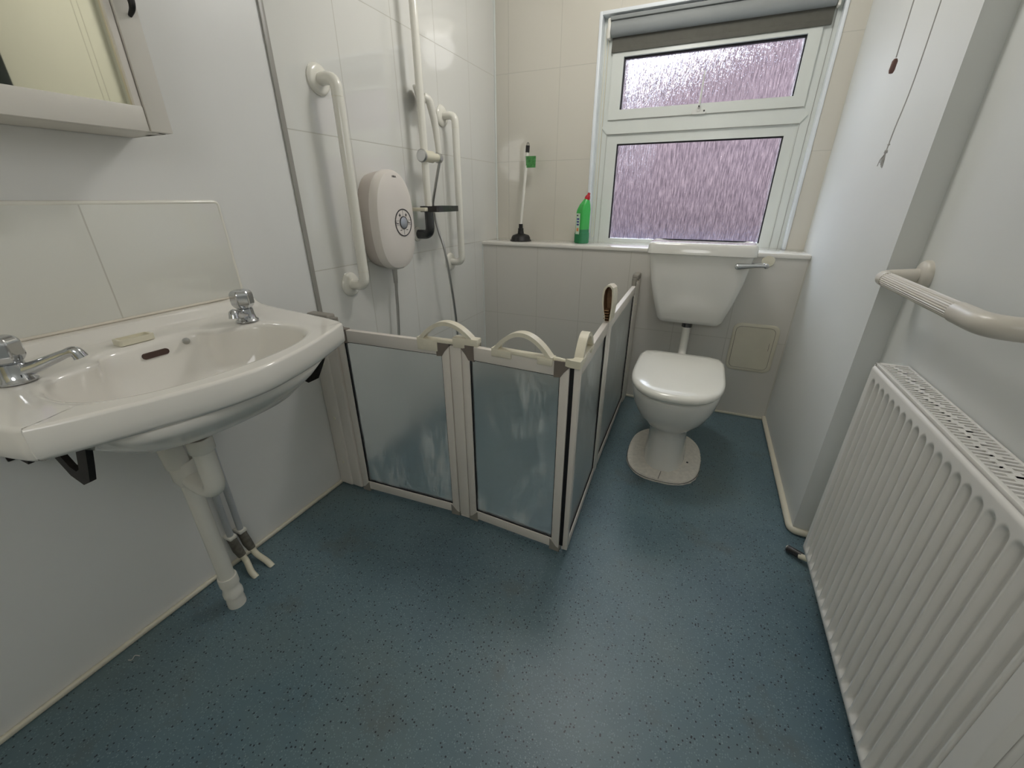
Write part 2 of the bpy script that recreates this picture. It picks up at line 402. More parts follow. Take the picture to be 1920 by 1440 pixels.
mb.box((.362, fy0-.002, .889), (.3635, fy0+.01, 1.9)).box((-.634, fy0-.002, .889), (-.6325, fy0+.01, 1.9)).box((-.6055, fy0-.002, .889), (-.6042, fy0+.01, 1.46)).box((.3242, fy0-.002, .889), (.3255, fy0+.01, 1.46)).box((-.604, fy0-.0135, 1.5285), (.324, fy0, 1.5298)).box((-.604, fy0-.0075, 1.461), (.324, fy0, 1.4625))
mb.build('frame_groove', 'trimgrey', wn)
# casement stay hanging on the sash
st = thing('window_stay', (-.137, fy0-.02, 1.54), 'white casement stay bar with peg plate on the upper window sash', 'window stay')
mb = MB().prism(rrect(-.137, 1.538, .035, .010, .009), fy0-.018, fy0-.012, lambda u, v, dd: (u, dd, v)); mb.prism(rrect(-.139, 1.553, .010, .014, .009), fy0-.021, fy0-.012, lambda u, v, dd: (u, dd, v)); mb.build('mounting_plate', 'clearhandle', st)
MB().tube([(-.139, fy0-.024, 1.556), (-.137, fy0-.030, 1.63), (-.1365, fy0-.034, 1.708)], lambda t: .0062-.003*t, 10).build('stay_bar', 'clearhandle', st)
for q in ((-.112, fy0-.018, 1.541), (-.139, fy0-.0305, 1.560)): MB().lathe([(0, 0), (.004, 0), (.004, .002), (0, .003)], q, (0, -1, 0), 12).build('screw', 'black', st)
# roller blind
bl = thing('roller_blind', (-.13, 2.65, 1.94), 'dark grey roller blind rolled up at the top of the window', 'blind')
mb = MB().lathe([(.0, 0), (.034, 0), (.034, .965), (0, .965)], (-.615, 2.655, 1.925), (1, 0, 0), 28); mb.build('roller', 'blindroll', bl)
MB().box((-.62, 2.625, 1.955), (.36, 2.685, 1.972), .003).build('head_rail', 'blindroll', bl)
MB().box((-.612, 2.668, 1.832), (.352, 2.6705, 1.93)).build('fabric', 'blind', bl)
MB().box((-.612, 2.664, 1.829), (.352, 2.673, 1.850), .003).build('bottom_bar', 'blind', bl)
MB().box((-.636, 2.635, 1.885), (-.618, 2.68, 1.97), .006).build('end_bracket', 'plastic', bl)
MB().box((.353, 2.635, 1.885), (.365, 2.68, 1.97), .005).build('end_bracket', 'plastic', bl)
mb = MB().tube([(-.640, 2.648, 1.93), (-.641, 2.648, .93), (-.637, 2.655, .915), (-.632, 2.663, .93), (-.630, 2.663, 1.93)], .0018, 6)
mb.build('chain', 'cream', bl)

# ------------------------------------------------------------------ outside
hz = thing('neighbouring_building', (0, 5.2, -1), 'mauve brick building seen blurred through the patterned window glass', 'building')
MB().prism([(-1.9, -1.0), (5, -1.0), (5, 4.4), (.9, 3.7), (-.2, 2.75), (-1.9, 2.2)], 5.2, 7.5, lambda u, v, dd: (u, dd, v)).build('brick_wall', 'brick', hz)
MB().box((-4.5, 5.6, -1), (-1.25, 7.5, 1.6)).build('rendered_wall', 'pale_render', hz)
MB().box((-3.2, 4.4, -1.0), (3.6, 4.5, .78)).build('garden_wall', 'pale_render', hz)
struct('trim_6', MB().box((-6, WY+.25, -1.1), (6, 9, -1.0)), 'pale_render', 'pale paving outside the window')

# ------------------------------------------------------------------ splashback and pipe-side wall
sb = thing('tiled_splashback', (LX, .4, .87), 'row of white gloss tiles with rounded edge above the basin', 'splashback')
MB().box((LX, -.15, .8585), (LX+.008, .818, 1.122), .0015).build('tiles', 'tile_splash', sb)
mb = MB().tube([(LX+.004, -.15, 1.122), (LX+.004, .818, 1.122), (LX+.004, .822, .866)], .0055, 10, fillet=.012); mb.build('edge_bead', 'rail', sb)

# ------------------------------------------------------------------ bathroom cabinet
cb = thing('mirror_cabinet', (LX, .38, 1.262), 'white wall cabinet with mirror door above the basin', 'cabinet')
CX, CY0, CY1, CB, CT = -1.13, .02, .668, 1.262, 1.80
mb = MB().box((LX, CY0, CB), (CX-.018, CY1-.003, CB+.014)).box((LX, CY0, CT-.014), (CX-.018, CY1-.003, CT)).box((LX, CY1-.017, CB), (CX-.018, CY1-.003, CT)).box((LX, CY0, CB), (CX-.018, CY0+.014, CT)).box((LX, CY0, CB), (LX+.006, CY1-.003, CT))
mb.build('carcass', 'cabinet', cb)
dr = MB().box((CX-.017, CY0, CB), (CX, .625, CB+.046), .0015).box((CX-.017, CY0, CT-.046), (CX, .625, CT), .0015).box((CX-.017, CY0, CB+.046), (CX, CY0+.05, CT-.046), .0015).build('door_frame', 'cabinet', cb)
MB().box((CX-.017, .627, CB+.001), (CX+.003, CY1+.001, CT), .0015).build('door_stile', 'cabinet', cb)
MB().box((CX-.014, CY0+.04, CB+.04), (CX-.009, .612, CT-.04)).build('mirror', 'mirror', cb)
MB().box((CX-.010, .612, CB+.044), (CX-.001, .6245, CT-.044), .001).build('mirror_trim', 'frame', cb)
MB().tube([(CX+.003, .652, 1.465), (CX+.020, .652, 1.475), (CX+.022, .652, 1.52), (CX+.003, .652, 1.555)], lambda t: .0035+.0035*math.sin(PI*t), 12, fillet=.015).build('handle', 'black', cb)

# ------------------------------------------------------------------ wash basin
bs = thing('wash_basin', (LX, .475, .64), 'white wall hung porcelain wash basin on iron brackets', 'basin')
cyb = .478
def basin_outer(t):
    # t in 0..1 around, starting at the wall right corner going to the front right, left, wall left
    pts = [(LX+.001, .835), (-1.10, .822), (-.93, .803), (-.862, .791), (-.839, .782), (-.829, .765), (-.783, .65), (-.755, .55), (-.744, cyb),
           (-.753, .40), (-.783, .306), (-.829, .191), (-.839, .174), (-.862, .165), (-.93, .152), (-1.10, .134), (LX+.001, .121)]
    return pts
def poly_sample(pts, n):
    L = [0]
    for i in range(1, len(pts)): L.append(L[-1]+math.dist(pts[i], pts[i-1]))
    out = []
    for k in range(n):
        d = L[-1]*k/(n-1); i = max(j for j in range(len(L)) if L[j] <= d+1e-9); i = min(i, len(pts)-2)
        t = (d-L[i])/(L[i+1]-L[i]); out.append((pts[i][0]*(1-t)+pts[i+1][0]*t, pts[i][1]*(1-t)+pts[i+1][1]*t))
    return out
def catmull(pts, m=4, closed=False):
    n = len(pts); out = []
    rng = range(n if closed else n-1)
    for i in rng:
        g = lambda j: pts[j % n] if closed else pts[max(0, min(n-1, j))]
        p0, p1, p2, p3 = g(i-1), g(i), g(i+1), g(i+2)
        for k in range(m):
            t = k/m
            out.append(tuple(.5*((2*b)+(-a+c)*t+(2*a-5*b+4*c-d)*t*t+(-a+3*b-3*c+d)*t**3) for a, b, c, d in zip(p0, p1, p2, p3)))
    if not closed: out.append(tuple(pts[-1]))
    return out
front = catmull(basin_outer(0), 8)
wall_edge = [(LX+.001, .121+(.835-.121)*k/40) for k in range(1, 40)]
outer = front+wall_edge                     # closed loop
BC = (-.955, cyb)
def deck_z(x, y):
    z = .832
    e = (x-(LX))/.16                        # upstand towards the wall
    d_ = x-LX; z += .020*(1-max(0, min(1, (d_-.040)/.022))**2*(3-2*max(0, min(1, (d_-.040)/.022))))+(.006*(1-e) if e < 1 else 0)
    edge = max(0, (abs(y-cyb)-.27)/.08)
    z += .004*min(1, edge)
    return z
def bowl_r(a, bk=1.0):
    # rim radius at angle a (0 = towards room +x), superellipse with tap platforms biting into the back corners
    c, s_ = math.cos(a), math.sin(a)
    ax = .162 if c > 0 else .172; ay = .232
    p = 2.5
    r = 1/((abs(c)/ax)**p+(abs(s_)/ay)**p)**(1/p)
    bite = 0
    if c < 0:
        for sg in (1, -1):
            da = math.atan2(s_, c)-sg*math.radians(131)
            bite += .052*math.exp(-(da/.25)**2)
    return r-bite*bk
def ang(p): return math.atan2(p[1]-BC[1], p[0]-BC[0])
rings = []
angs = [ang(p) for p in outer]
def ring(fr, zf, shrink=1.0):
    out = []
    for p, a in zip(outer, angs):
        br = bowl_r(a, max(0, min(1, (shrink-.80)/.20))**1.5)*shrink; q = (BC[0]+br*math.cos(a), BC[1]+br*math.sin(a))
        x = q[0]*(1-fr)+p[0]*fr; y = q[1]*(1-fr)+p[1]*fr
        out.append(Vector((x, y, zf(x, y))))
    return out
def inset(d, zf):
    out = []
    n = len(outer)
    for i, p in enumerate(outer):
        a, b = outer[i-1], outer[(i+1) % n]; tx, ty = b[0]-a[0], b[1]-a[1]; L = math.hypot(tx, ty)
        nx, ny = ty/L, -tx/L
        if (BC[0]-p[0])*nx+(BC[1]-p[1])*ny < 0: nx, ny = -nx, -ny
        x = p[0]+nx*d if p[0] > LX+.01 else p[0]; y = p[1]+ny*d
        out.append(Vector((x, y, zf(x, y))))
    return out
ub = lambda f, z, cx=-1.0: [Vector((cx*(1-f)+p[0]*f, cyb*(1-f)+p[1]*f, z)) for p in outer]
def under(f, z):
    out = []
    for p, a in zip(outer, angs):
        br = bowl_r(a, 0 if f < 1 else .3)*f; out.append(Vector((BC[0]-.03*(1-f)+br*math.cos(a), BC[1]+br*math.sin(a), z)))
    return out
rings.append([Vector((-1.0+.03*math.cos(a), cyb-.012+.03*math.sin(a), .652)) for a in angs])
rings.append(under(.42, .662)); rings.append(under(.80, .698)); rings.append(under(1.02, .74)); rings.append(under(1.14, .772))
rings.append(inset(.030, lambda x, y: .778)); rings.append(inset(.008, lambda x, y: .776)); rings.append(inset(.001, lambda x, y: .784)); rings.append(inset(0, lambda x, y: .80))
rings.append(inset(.0005, lambda x, y: deck_z(x, y)-.006)); rings.append(inset(.002, lambda x, y: deck_z(x, y)-.002)); rings.append(inset(.006, deck_z))
for f in (.93, .86, .79, .72, .65, .58, .51, .44, .36, .25, .12): rings.append([Vector((a.x*f+b.x*(1-f), a.y*f+b.y*(1-f), deck_z(a.x*f+b.x*(1-f), a.y*f+b.y*(1-f)))) for a, b in zip(rings[11], ring(0, deck_z, 1.0))])
rings.append(ring(0, lambda x, y: .829, 1.0)); rings.append(ring(0, lambda x, y: .820, .975)); rings.append(ring(0, lambda x, y: .79, .945)); rings.append(ring(0, lambda x, y: .74, .88))
rings.append(ring(0, lambda x, y: .700, .72)); rings.append(ring(0, lambda x, y: .680, .45)); rings.append(ring(0, lambda x, y: .672, .15))
mb = MB().loft(rings); mb.build('bowl', 'porcelain', bs, auto=0)
MB().lathe([(0, 0), (.022, 0), (.022, .003), (0, .004)], (-.955, cyb, .672)).build('waste_plug', 'chrome', bs)
# overflow slot and chain stay on the inner back face
MB().prism(rrect(.484, .803, .027, .0065, .006), -1.135, -1.1155, lambda u, v, dd: (dd, u, v)).build('overflow_slot', 'overflow', bs)
MB().lathe([(0, -.01), (.004, -.01), (.004, .006), (.008, .008), (.008, .012), (0, .014)], (-1.118, .548, .815), (1, 0, .1), 14).build('chain_stay', 'chrome_dull', bs)
def bracket(y):
    mb = MB()
    mb.ribbon([(-.90, y, .775), (-.945, y, .70), (-.965, y, .668), (-.99, y, .655), (-1.02, y, .662), (-1.07, y, .71), (-1.12, y, .775)], (0, .010, 0), .030)
    mb.ribbon([(-1.14, y-.005, .775), (-1.19, y-.005, .68), (-1.215, y-.005, .640), (-1.24, y-.005, .640), (LX+.004, y-.005, .70)], (0, .010, 0), .032)
    mb.box((LX, y-.02, .62), (LX+.006, y+.02, .80), .002)
    return mb
bracket(.25).build('support_bracket', 'iron', bs)
bracket(.765).build('support_bracket', 'iron', bs)
# taps
def tap(y, sgn, label):
    t = thing('pillar_tap', (-1.075, y, .838), label, 'tap', 'chrome basin taps')
    p = Vector((-1.078, y, .834)); d = Vector((.66, sgn*.75, 0)).normalized()
    MB().lathe([(0, 0), (.027, 0), (.027, .003), (.022, .008), (.020, .02), (.019, .033), (.012, .036), (.012, .042), (0, .042)], p, n=28).build('body', 'chrome', t)
    MB().tube([p+Vector((0, 0, .014))-d*.005, p+d*.03+Vector((0, 0, .022)), p+d*.078+Vector((0, 0, .040)), p+d*.092+Vector((0, 0, .044)), p+d*.096+Vector((0, 0, .030))], lambda q: .0135-.0055*min(1, q*1.3)+.003*max(0, q-.75)*4, 18, fillet=.010).build('spout', 'chrome', t)
    n = 6; rings = []
    for h, r, tw in ((.042, .013, 0), (.046, .021, 0), (.054, .026, .0), (.068, .0285, PI/6), (.080, .027, PI/6), (.088, .019, PI/6), (.090, .0, PI/6)):
        rr = []
        for k in range(24):
            a = 2*PI*k/24; c = (a+tw) % (2*PI/n)-PI/n
            rr.append(p+Vector((math.cos(a)*r*(.90/ max(.9, math.cos(c)+.06)), math.sin(a)*r*(.90/max(.9, math.cos(c)+.06)), h)))
        rings.append(rr)
    # faceted head made from a coarse hexagonal barrel
    rings = []
    for h, r, off in ((.032, .013, 0), (.036, .021, 0), (.046, .0275, 0), (.073, .0275, 0), (.081, .0215, 0), (.0825, .002, 0)):
        rings.append([p+Vector((math.cos(2*PI*k/n+off)*r, math.sin(2*PI*k/n+off)*r, h)) for k in range(n)])
    vs = rings
    mb = MB(); mb.loft(vs, smooth=False)
    bmesh.ops.bevel(mb.bm, geom=[e for e in mb.bm.edges], offset=.0032, segments=3, affect='EDGES', profile=.5)
    mb.build('knob', 'chrome', t, auto=25)
    return t
tap(.255, 1, 'chrome pillar tap at the near end of the basin, spout pointing to the middle')
tap(.690, -1, 'chrome pillar tap at the far end of the basin, beside the shower door')
# small soap tray on the basin
sp = thing('soap_tray', (-1.135, .463, .846), 'small cream rectangular soap tray on the basin ledge', 'soap tray')
zt = deck_z(-1.15, .46)
sp.location = (-1.155, .463, zt)
mb = MB(); o_ = rrect(.468, 0, .034, .019, .005, 3); i_ = rrect(.468, 0, .029, .0145, .004, 3)
rings = [[Vector((-1.150+v*.86, u, zt+h)) for u, v in o_] for h in (0, .013)]+[[Vector((-1.150+v*.86, u, zt+h)) for u, v in i_] for h in (.013, .003)]
mb.loft(rings, smooth=False).build('tray_body', 'cream', sp)

# ------------------------------------------------------------------ basin waste and pipes
tr = thing('waste_trap', (-1.125, .456, 0), 'white plastic waste trap and downpipe under the basin', 'pipe')
px, py = -1.125, .456
ax_, ay_ = -.995, .450
MB().lathe([(0, 0), (.020, 0), (.020, .03), (.0, .03)], (ax_, ay_, .618)).build('waste_tail', 'greycap_dark', tr)
MB().lathe([(.024, .0), (.027, .004), (.027, .032), (.024, .036), (.021, .036), (0, .03)], (ax_, ay_, .590), n=18).build('slip_nut', 'plastic', tr)
MB().tube([(ax_, ay_, .600), (ax_, ay_, .478), ((ax_+px)/2, (ay_+py)/2, .462), (px+.005, py, .475), (px+.005, py, .52)], .0225, 20, fillet=.06).build('trap_bend', 'plastic', tr)
MB().lathe([(0, -.01), (.026, -.01), (.026, .125), (0, .125)], (px, py-.010, .525), (0, -.06, 1)).build('upper_pipe', 'plastic', tr)
MB().lathe([(0, -.022), (.022, -.022), (.0305, .0), (.030, .045), (.026, .050), (.022, .046), (0, .046)], (px, py, .475)).build('collar', 'plastic', tr)
MB().tube([(px, py, .475), (px, py, .11)], .0205, 20).build('downpipe', 'plastic', tr)
MB().lathe([(0, .115), (.0245, .115), (.0255, .11), (.0255, .085), (.022, .082), (.0235, .06), (.0260, .055), (.0260, .040), (.0225, .037), (.0245, .02), (.0245, .0), (0, 0)], (px, py, 0.0)).build('floor_coupling', 'plastic', tr)
def supply(y, xo, yo, name_label):
    t = thing('supply_pipe', (-1.255, y, 0), name_label, 'pipe', 'water supply pipes under the basin')
    MB().tube([(-1.255, y, .770), (-1.255, y, .115)], .0095, 14).build('pipe', 'pipegrey', t)
    mb = MB(); random.seed(int(y*1000))
    mb.tube([(-1.255, y, .118), (-1.250, y, .10), (-1.245, y+.002, .07), (-1.235, y+.004, .045)], lambda q: .014+.0022*math.sin(q*24), 14); mb.build('lagging', 'lagging', t)
    MB().box((LX, y-.013, .115), (-1.240, y+.013, .128), .004).build('pipe_clip', 'plastic', t)
    MB().tube([(-1.236, y+.004, .048), (-1.225, y+.006, .022), (xo, yo, .012), (xo+.02, yo, -.004)], .0095, 14, fillet=.02).build('floor_tail', 'cream', t)
supply(.558, -1.180, .545, 'thin grey supply pipe with lagging, nearer the waste pipe')
supply(.592, -1.172, .597, 'thin grey supply pipe with lagging, farther from the waste pipe')

# ------------------------------------------------------------------ shower grab rails
def vrail(name, y, z0, z1, label, r=.0192):
    t = thing(name, (LX, y, (z0+z1)/2), label, 'grab rail', 'white vertical grab rails in the shower')
    for z in (z0, z1):
        MB().lathe([(0, 0), (.046, 0), (.047, .005), (.043, .011), (.036, .014), (.022, .015), (0, .015)], (LX, y, z), (1, 0, 0), 32).build('flange', 'rail', t)
    xo = LX+.078
    MB().tube([(LX+.005, y, z0), (xo, y, z0), (xo, y, z1), (LX+.005, y, z1)], r, 20, fillet=.04).build('bar', 'rail', t)
    for z in (z0+.055, z1-.055):
        MB().lathe([(0.0, 0), (r+.0006, 0), (r+.0006, .0012), (0, .0012)], (xo, y, z), (0, 0, 1), 24).build('joint_ring', 'bead', t)
    return t
vrail('grab_rail', 1.268, .816, 1.496, 'white vertical grab rail left of the shower heater unit')
vrail('grab_rail', 2.025, .812, 1.500, 'white vertical grab rail between the riser rail and the window corner', .0178)

# ------------------------------------------------------------------ shower riser rail, handset, tray
rs = thing('shower_riser_rail', (LX, 1.752, 1.6), 'tall white shower riser rail beside the heater unit', 'shower rail')
xr, yr = -1.20, 1.745
MB().tube([(xr, yr, 1.075), (xr, yr, 2.25), (LX+.004, yr, 2.25)], .0165, 20, fillet=.04).build('bar', 'rail', rs)
MB().tube([(xr, yr, 1.085), (xr, yr, .975), (LX+.005, yr, .975)], .0215, 20, fillet=.085, seg=12).build('lower_elbow', 'darkchrome', rs)
MB().lathe([(0, 0), (.04, 0), (.04, .005), (.03, .010), (0, .012)], (LX, yr, 2.25), (1, 0, 0), 28).build('flange', 'rail', rs)
MB().lathe([(0, 0), (.034, 0), (.034, .005), (.026, .010), (0, .012)], (LX, yr, .975), (1, 0, 0), 28).build('flange', 'rail', rs)
hs = thing('handset_holder', (xr, yr, 1.303), 'cream sliding handset clamp with silver end cap on the riser rail', 'shower holder')
MB().tube([(xr+.008, yr-.030, 1.303), (xr+.008, yr+.045, 1.303)], .024, 24).build('clamp_body', 'cream', hs)
MB().lathe([(0, 0), (.0265, 0), (.0265, .006), (.022, .011), (0, .011)], (xr+.008, yr-.029, 1.303), (0, -1, 0), 28).build('end_cap', 'chrome_dull', hs)
MB().tube([(xr+.008, yr+.030, 1.303), (xr+.01, yr+.085, 1.303)], .017, 20).build('cradle_arm', 'cream', hs)
MB().lathe([(0, 0), (.020, 0), (.0215, .003), (.0215, .02), (0, .023)], (xr+.01, yr+.083, 1.303), (0, 1, 0), 24).build('cradle_ring', 'chrome_dull', hs)
hd = thing('shower_handset', (-1.21, 1.83, 1.5), 'white shower handset hooked up beside the riser rail', 'shower head')
nx = Vector((-.80, -.52, -.30)).normalized(); hc = Vector((-1.232, 1.792, 1.530))
MB().lathe([(0, -.022), (.014, -.020), (.028, -.010), (.047, .0), (.052, .006), (.052, .012), (.048, .015), (0, .014)], hc, nx, 36).build('head', 'plastic', hd)
MB().lathe([(0, .0152), (.044, .0152), (.044, .0158), (0, .0158)], hc, nx, 30).build('spray_face', 'chrome_dull', hd)
MB().tube([hc-nx*.016, hc-nx*.034+Vector((0, .010, -.015)), (-1.197, 1.842, 1.44), (-1.190, 1.846, 1.34), (-1.190, 1.846, 1.29)], lambda t: .0175-.0045*t, 16, fillet=.05).build('handle', 'plastic', hd)
ho = thing('shower_hose', (-1.2, 1.85, .4), 'chrome flexible hose looping from heater unit to handset', 'hose')
pts = catmull([(-1.19, 1.846, 1.285), (-1.225, 1.850, 1.18), (-1.250, 1.855, 1.09), (-1.225, 1.856, .98), (-1.195, 1.855, .88), (-1.185, 1.895, .60), (-1.19, 1.91, .38), (-1.20, 1.83, .20), (-1.21, 1.68, .13), (-1.225, 1.53, .22), (-1.235, 1.475, .45), (-1.238, 1.492, .68), (-1.238, 1.500, .79)], 8)
MB().tube(pts, .0068, 10).build('hose', 'chrome_dull', ho)
MB().tube([(-1.238, 1.500, .86), (-1.238, 1.500, .785)], lambda t: .0115-.002*t, 12).build('hose_nut', 'chrome_dull', ho)
ty = thing('shower_soap_tray', (xr, 1.80, 1.085), 'dark smoked soap tray clipped to the riser rail', 'soap tray')
mb = MB(); o_ = rrect(-1.185, 1.815, .052, .092, .010, 4); i_ = rrect(-1.185, 1.815, .048, .088, .008, 4)
mb.loft([[Vector((u, v, 1.075)) for u, v in o_], [Vector((u, v, 1.100)) for u, v in o_], [Vector((u, v, 1.100)) for u, v in i_], [Vector((u, v, 1.082)) for u, v in i_]], smooth=False)
mb.build('tray', 'tray', ty)
MB().box((-1.272, 1.70, 1.078), (-1.19, 1.728, 1.094), .003).build('clip', 'cream', ty)

# ------------------------------------------------------------------ electric shower unit
un = thing('electric_shower', (LX, 1.47, 1.05), 'white oval electric shower heater with round control dial', 'shower unit')
uc, uz = 1.475, 1.045
def egg(s, x, dz=0, n=48):
    out = []
    for k in range(n):
        a = 2*PI*k/n; c, s_ = math.cos(a), math.sin(a)
        p = 2.35 if s_ > 0 else 2.7
        r = 1/((abs(c)/.118)**p+(abs(s_)/.193)**p)**(1/p)
        lean = .012*(s_)                       # slight tilt of the egg
        out.append(Vector((x, uc+r*s*c - lean*0, uz+dz+r*s*s_)))
    return out
mb = MB().loft([egg(.93, LX+.001), egg(.96, LX+.03), egg(.985, LX+.066)], True, True); mb.build('back_shell', 'unit_side', un)
mb = MB().loft([egg(.985, LX+.064), egg(1.0, LX+.072), egg(.995, LX+.090), egg(.955, LX+.103), egg(.85, LX+.110), egg(.55, LX+.1135), egg(.2, LX+.1145)]); mb.build('front_cover', 'unit', un)
dy, dz = 1.500, 1.040; fx = LX+.1155
def annulus(r0, r1, x0, x1, ry=1, n=40):
    mb = MB()
    f = lambda r, x: [Vector((x, dy+r*math.cos(2*PI*k/n), dz+r*math.sin(2*PI*k/n)*ry)) for k in range(n)]
    rr = [f(r0, x0), f(r1, x0), f(r1, x1), f(r0, x1), f(r0, x0)]
    mb.loft(rr, False, False, smooth=False); return mb
dl = MB().lathe([(0, -.004), (.0535, -.004), (.0535, .0), (0, .0)], (fx, dy, dz), (1, 0, 0), 40).build('control_dial', 'unit', un)
annulus(.050, .0535, fx-.001, fx+.0015).build('dial_ring', 'ink_dark', dl)
annulus(.0215, .0250, fx-.001, fx+.003).build('dial_ring', 'ink_dark', dl)
MB().lathe([(0, -.002), (.0215, -.002), (.0215, .003), (.016, .006), (0, .007)], (fx, dy, dz), (1, 0, 0), 30).build('centre_button', 'silver', dl)
mb = MB()
for s_ in (1, -1):
    mb.box((fx, dy-.0006, dz+s_*.026), (fx+.0006, dy+.0006, dz+s_*.049))
    q = dy+s_*.020
    mb.box((fx, q-.006, dz+.0275), (fx+.001, q+.006, dz+.0305)).box((fx, q-.0016, dz+.0225), (fx+.001, q+.0016, dz+.0355))
    mb.box((fx, q-.005, dz-.030), (fx+.001, q+.005, dz-.0275))
    q = dy+s_*.038
    mb.box((fx, q-.010, dz+.008), (fx+.0008, q+.010, dz+.009)).box((fx, q-.010, dz-.009), (fx+.0008, q+.010, dz-.008)).box((fx, q-.006, dz-.004), (fx+.0008, q+.006, dz-.001)).box((fx, q-.008, dz-.004), (fx+.0008, q-.006, dz+.005))
mb.build('dial_marks', 'ink_dark', dl)
text('MIRA', .011, 'ink_dark', un, (LX+.1105, uc+.0, uz+.166), (0, 1, 0), (0, 0, 1), 'logo')

# ------------------------------------------------------------------ half height shower doors
H0, H1 = .010, .708
def panel(par, O, D, Nn, s0, s1, capL, capR, mirror=False):
    """framed frosted panel from distance s0 to s1 along D from O; Nn outward normal"""
    O = Vector(O); D = Vector(D).normalized(); Nn = Vector(Nn).normalized()
    sw, tw, bw, th = .028, .044, .040, .020
    def q(mb, a0, a1, z0, z1, n0=-.5, n1=.5, bev=.002):
        c = O+D*((a0+a1)/2)+Nn*((n0+n1)/2*th)+Vector((0, 0, (z0+z1)/2))
        R = Matrix((D, Nn, Vector((0, 0, 1)))).transposed()
        hd_ = Vector(((a1-a0)/2, abs(n1-n0)*th/2, (z1-z0)/2))
        mb.box(c-hd_, c+hd_, bev, rot=R)
        return mb
    fr = q(MB(), s0, s0+sw, H0+.004, H1-.004).build('stile', 'frame', par)
    q(MB(), s1-sw, s1, H0+.004, H1-.004).build('stile', 'frame', par)
    q(MB(), s0+sw, s1-sw, H1-tw, H1).build('top_rail', 'frame', par)
    q(MB(), s0+sw, s1-sw, H0+.003, H0+bw).build('bottom_rail', 'frame', par)
    q(MB(), s0+sw-.004, s1-sw+.004, H0+bw-.004, H1-tw+.004, -.12, .12, 0).build('frosted_panel', 'frost', par)
    mb = MB()
    for a, b in ((s0+sw, s0+sw+.0025), (s1-sw-.0025, s1-sw)): q(mb, a, b, H0+bw, H1-tw, -.3, .32, 0)
    q(mb, s0+sw, s1-sw, H0+bw, H0+bw+.0025, -.3, .32, 0); q(mb, s0+sw, s1-sw, H1-tw-.0025, H1-tw, -.3, .32, 0)
    mb.build('seal', 'gasket', par)
    # moulded corner pieces at the top and bottom
    for on, sgn, c in ((capL, 1, s0), (capR, -1, s1)):
        if not on: continue
        mb = MB()
        pl = [(0, H1+.003), (.050, H1+.003), (.050, H1-tw-.004), (.030, H1-tw-.002), (.020, H1-.030), (.004, H1-.012)]
        mb.prism([(c+sgn*(a-.004), z) for a, z in pl], -.58*th, .58*th, lambda u, v, dd: O+D*u+Nn*dd+Vector((0, 0, v))).build('corner_cap', 'greycap_dark', par)
        mb = MB(); pl = [(-.002, H0-.008), (.034, H0-.008), (.034, H0+.038), (.026, H0+.030), (.010, H0+.012), (-.002, H0+.006)]
        mb.prism([(c+sgn*a, z) for a, z in pl], -.56*th, .56*th, lambda u, v, dd: O+D*u+Nn*dd+Vector((0, 0, v))).build('bottom_cap', 'greycap', par)
def arch(par, O, D, Nn, a0, a1, top, m='beige_handle', skirt=.02, thick=.027, tail=0, right=None):
    """arched grab handle with base clip; O is on top of rail"""
    O = Vector(O); D = Vector(D).normalized(); Nn = Vector(Nn).normalized(); Z = Vector((0, 0, 1)); L = a1-a0
    pts = []
    for k in range(25):
        t = k/24; h = top*math.sin(PI*min(1, max(0, (t-.06)/.88)))**.8 if .06 < t < .94 else 0
        pts.append(O+D*(a0+L*t)+Z*(h+.004))
    mb = MB().ribbon(pts, Nn*thick, .0125)
    mb.box((0, 0, 0), (0, 0, 0)) if False else None
    R = Matrix((D, Nn, Z)).transposed()
    def bx(p0, p1, z0, z1, w=thick, bev=.003):
        c = O+D*((p0+p1)/2)+Z*((z0+z1)/2); h_ = Vector(((p1-p0)/2, w/2, (z1-z0)/2)); mb.box(c-h_, c+h_, bev, rot=R)
    bx(a0+L*.06, a1-L*.06, -.002, .009)
    bx(a0, a0+L*.34, -skirt, .008, thick+.004); q = right or (-skirt, .006); bx(a1-L*(.40 if right else .24), a1+tail, q[0], q[1], thick+.004)
    return mb.build('handle', m, par)
FA, FB = Vector((-1.150, 1.046, 0)), Vector((-.672, 1.074, 0)); FC = Vector((-.287, 1.056, 0))
fd = thing('shower_door', (-.72, 1.06, 0), 'white framed half height folding door in front of the shower, two frosted panels', 'shower door', 'half height shower doors')
D1 = (FB-FA).normalized(); N1 = Vector((D1.y, -D1.x, 0)); L1 = (FB-FA).length
D2 = (FC-FB).normalized(); N2 = Vector((D2.y, -D2.x, 0)); L2 = (FC-FB).length
panel(fd, FA, D1, N1, .0, L1-.024, True, True)
panel(fd, FB, D2, N2, .024, L2, True, True)
# hinge column
MB().box(FB+Vector((-.021, -.011, H0)), FB+Vector((.021, .010, H1-.006)), .004).box(FB+Vector((-.018, -.010, H0-.008)), FB+Vector((.018, .008, H0)), .001).build('hinge_post', 'frame', fd)
MB().tube([FB+Vector((-.012, 0, H1-.002)), FB+Vector((.03, 0, H1+.004))], .007, 12).build('hinge_pin', 'greycap_dark', fd)
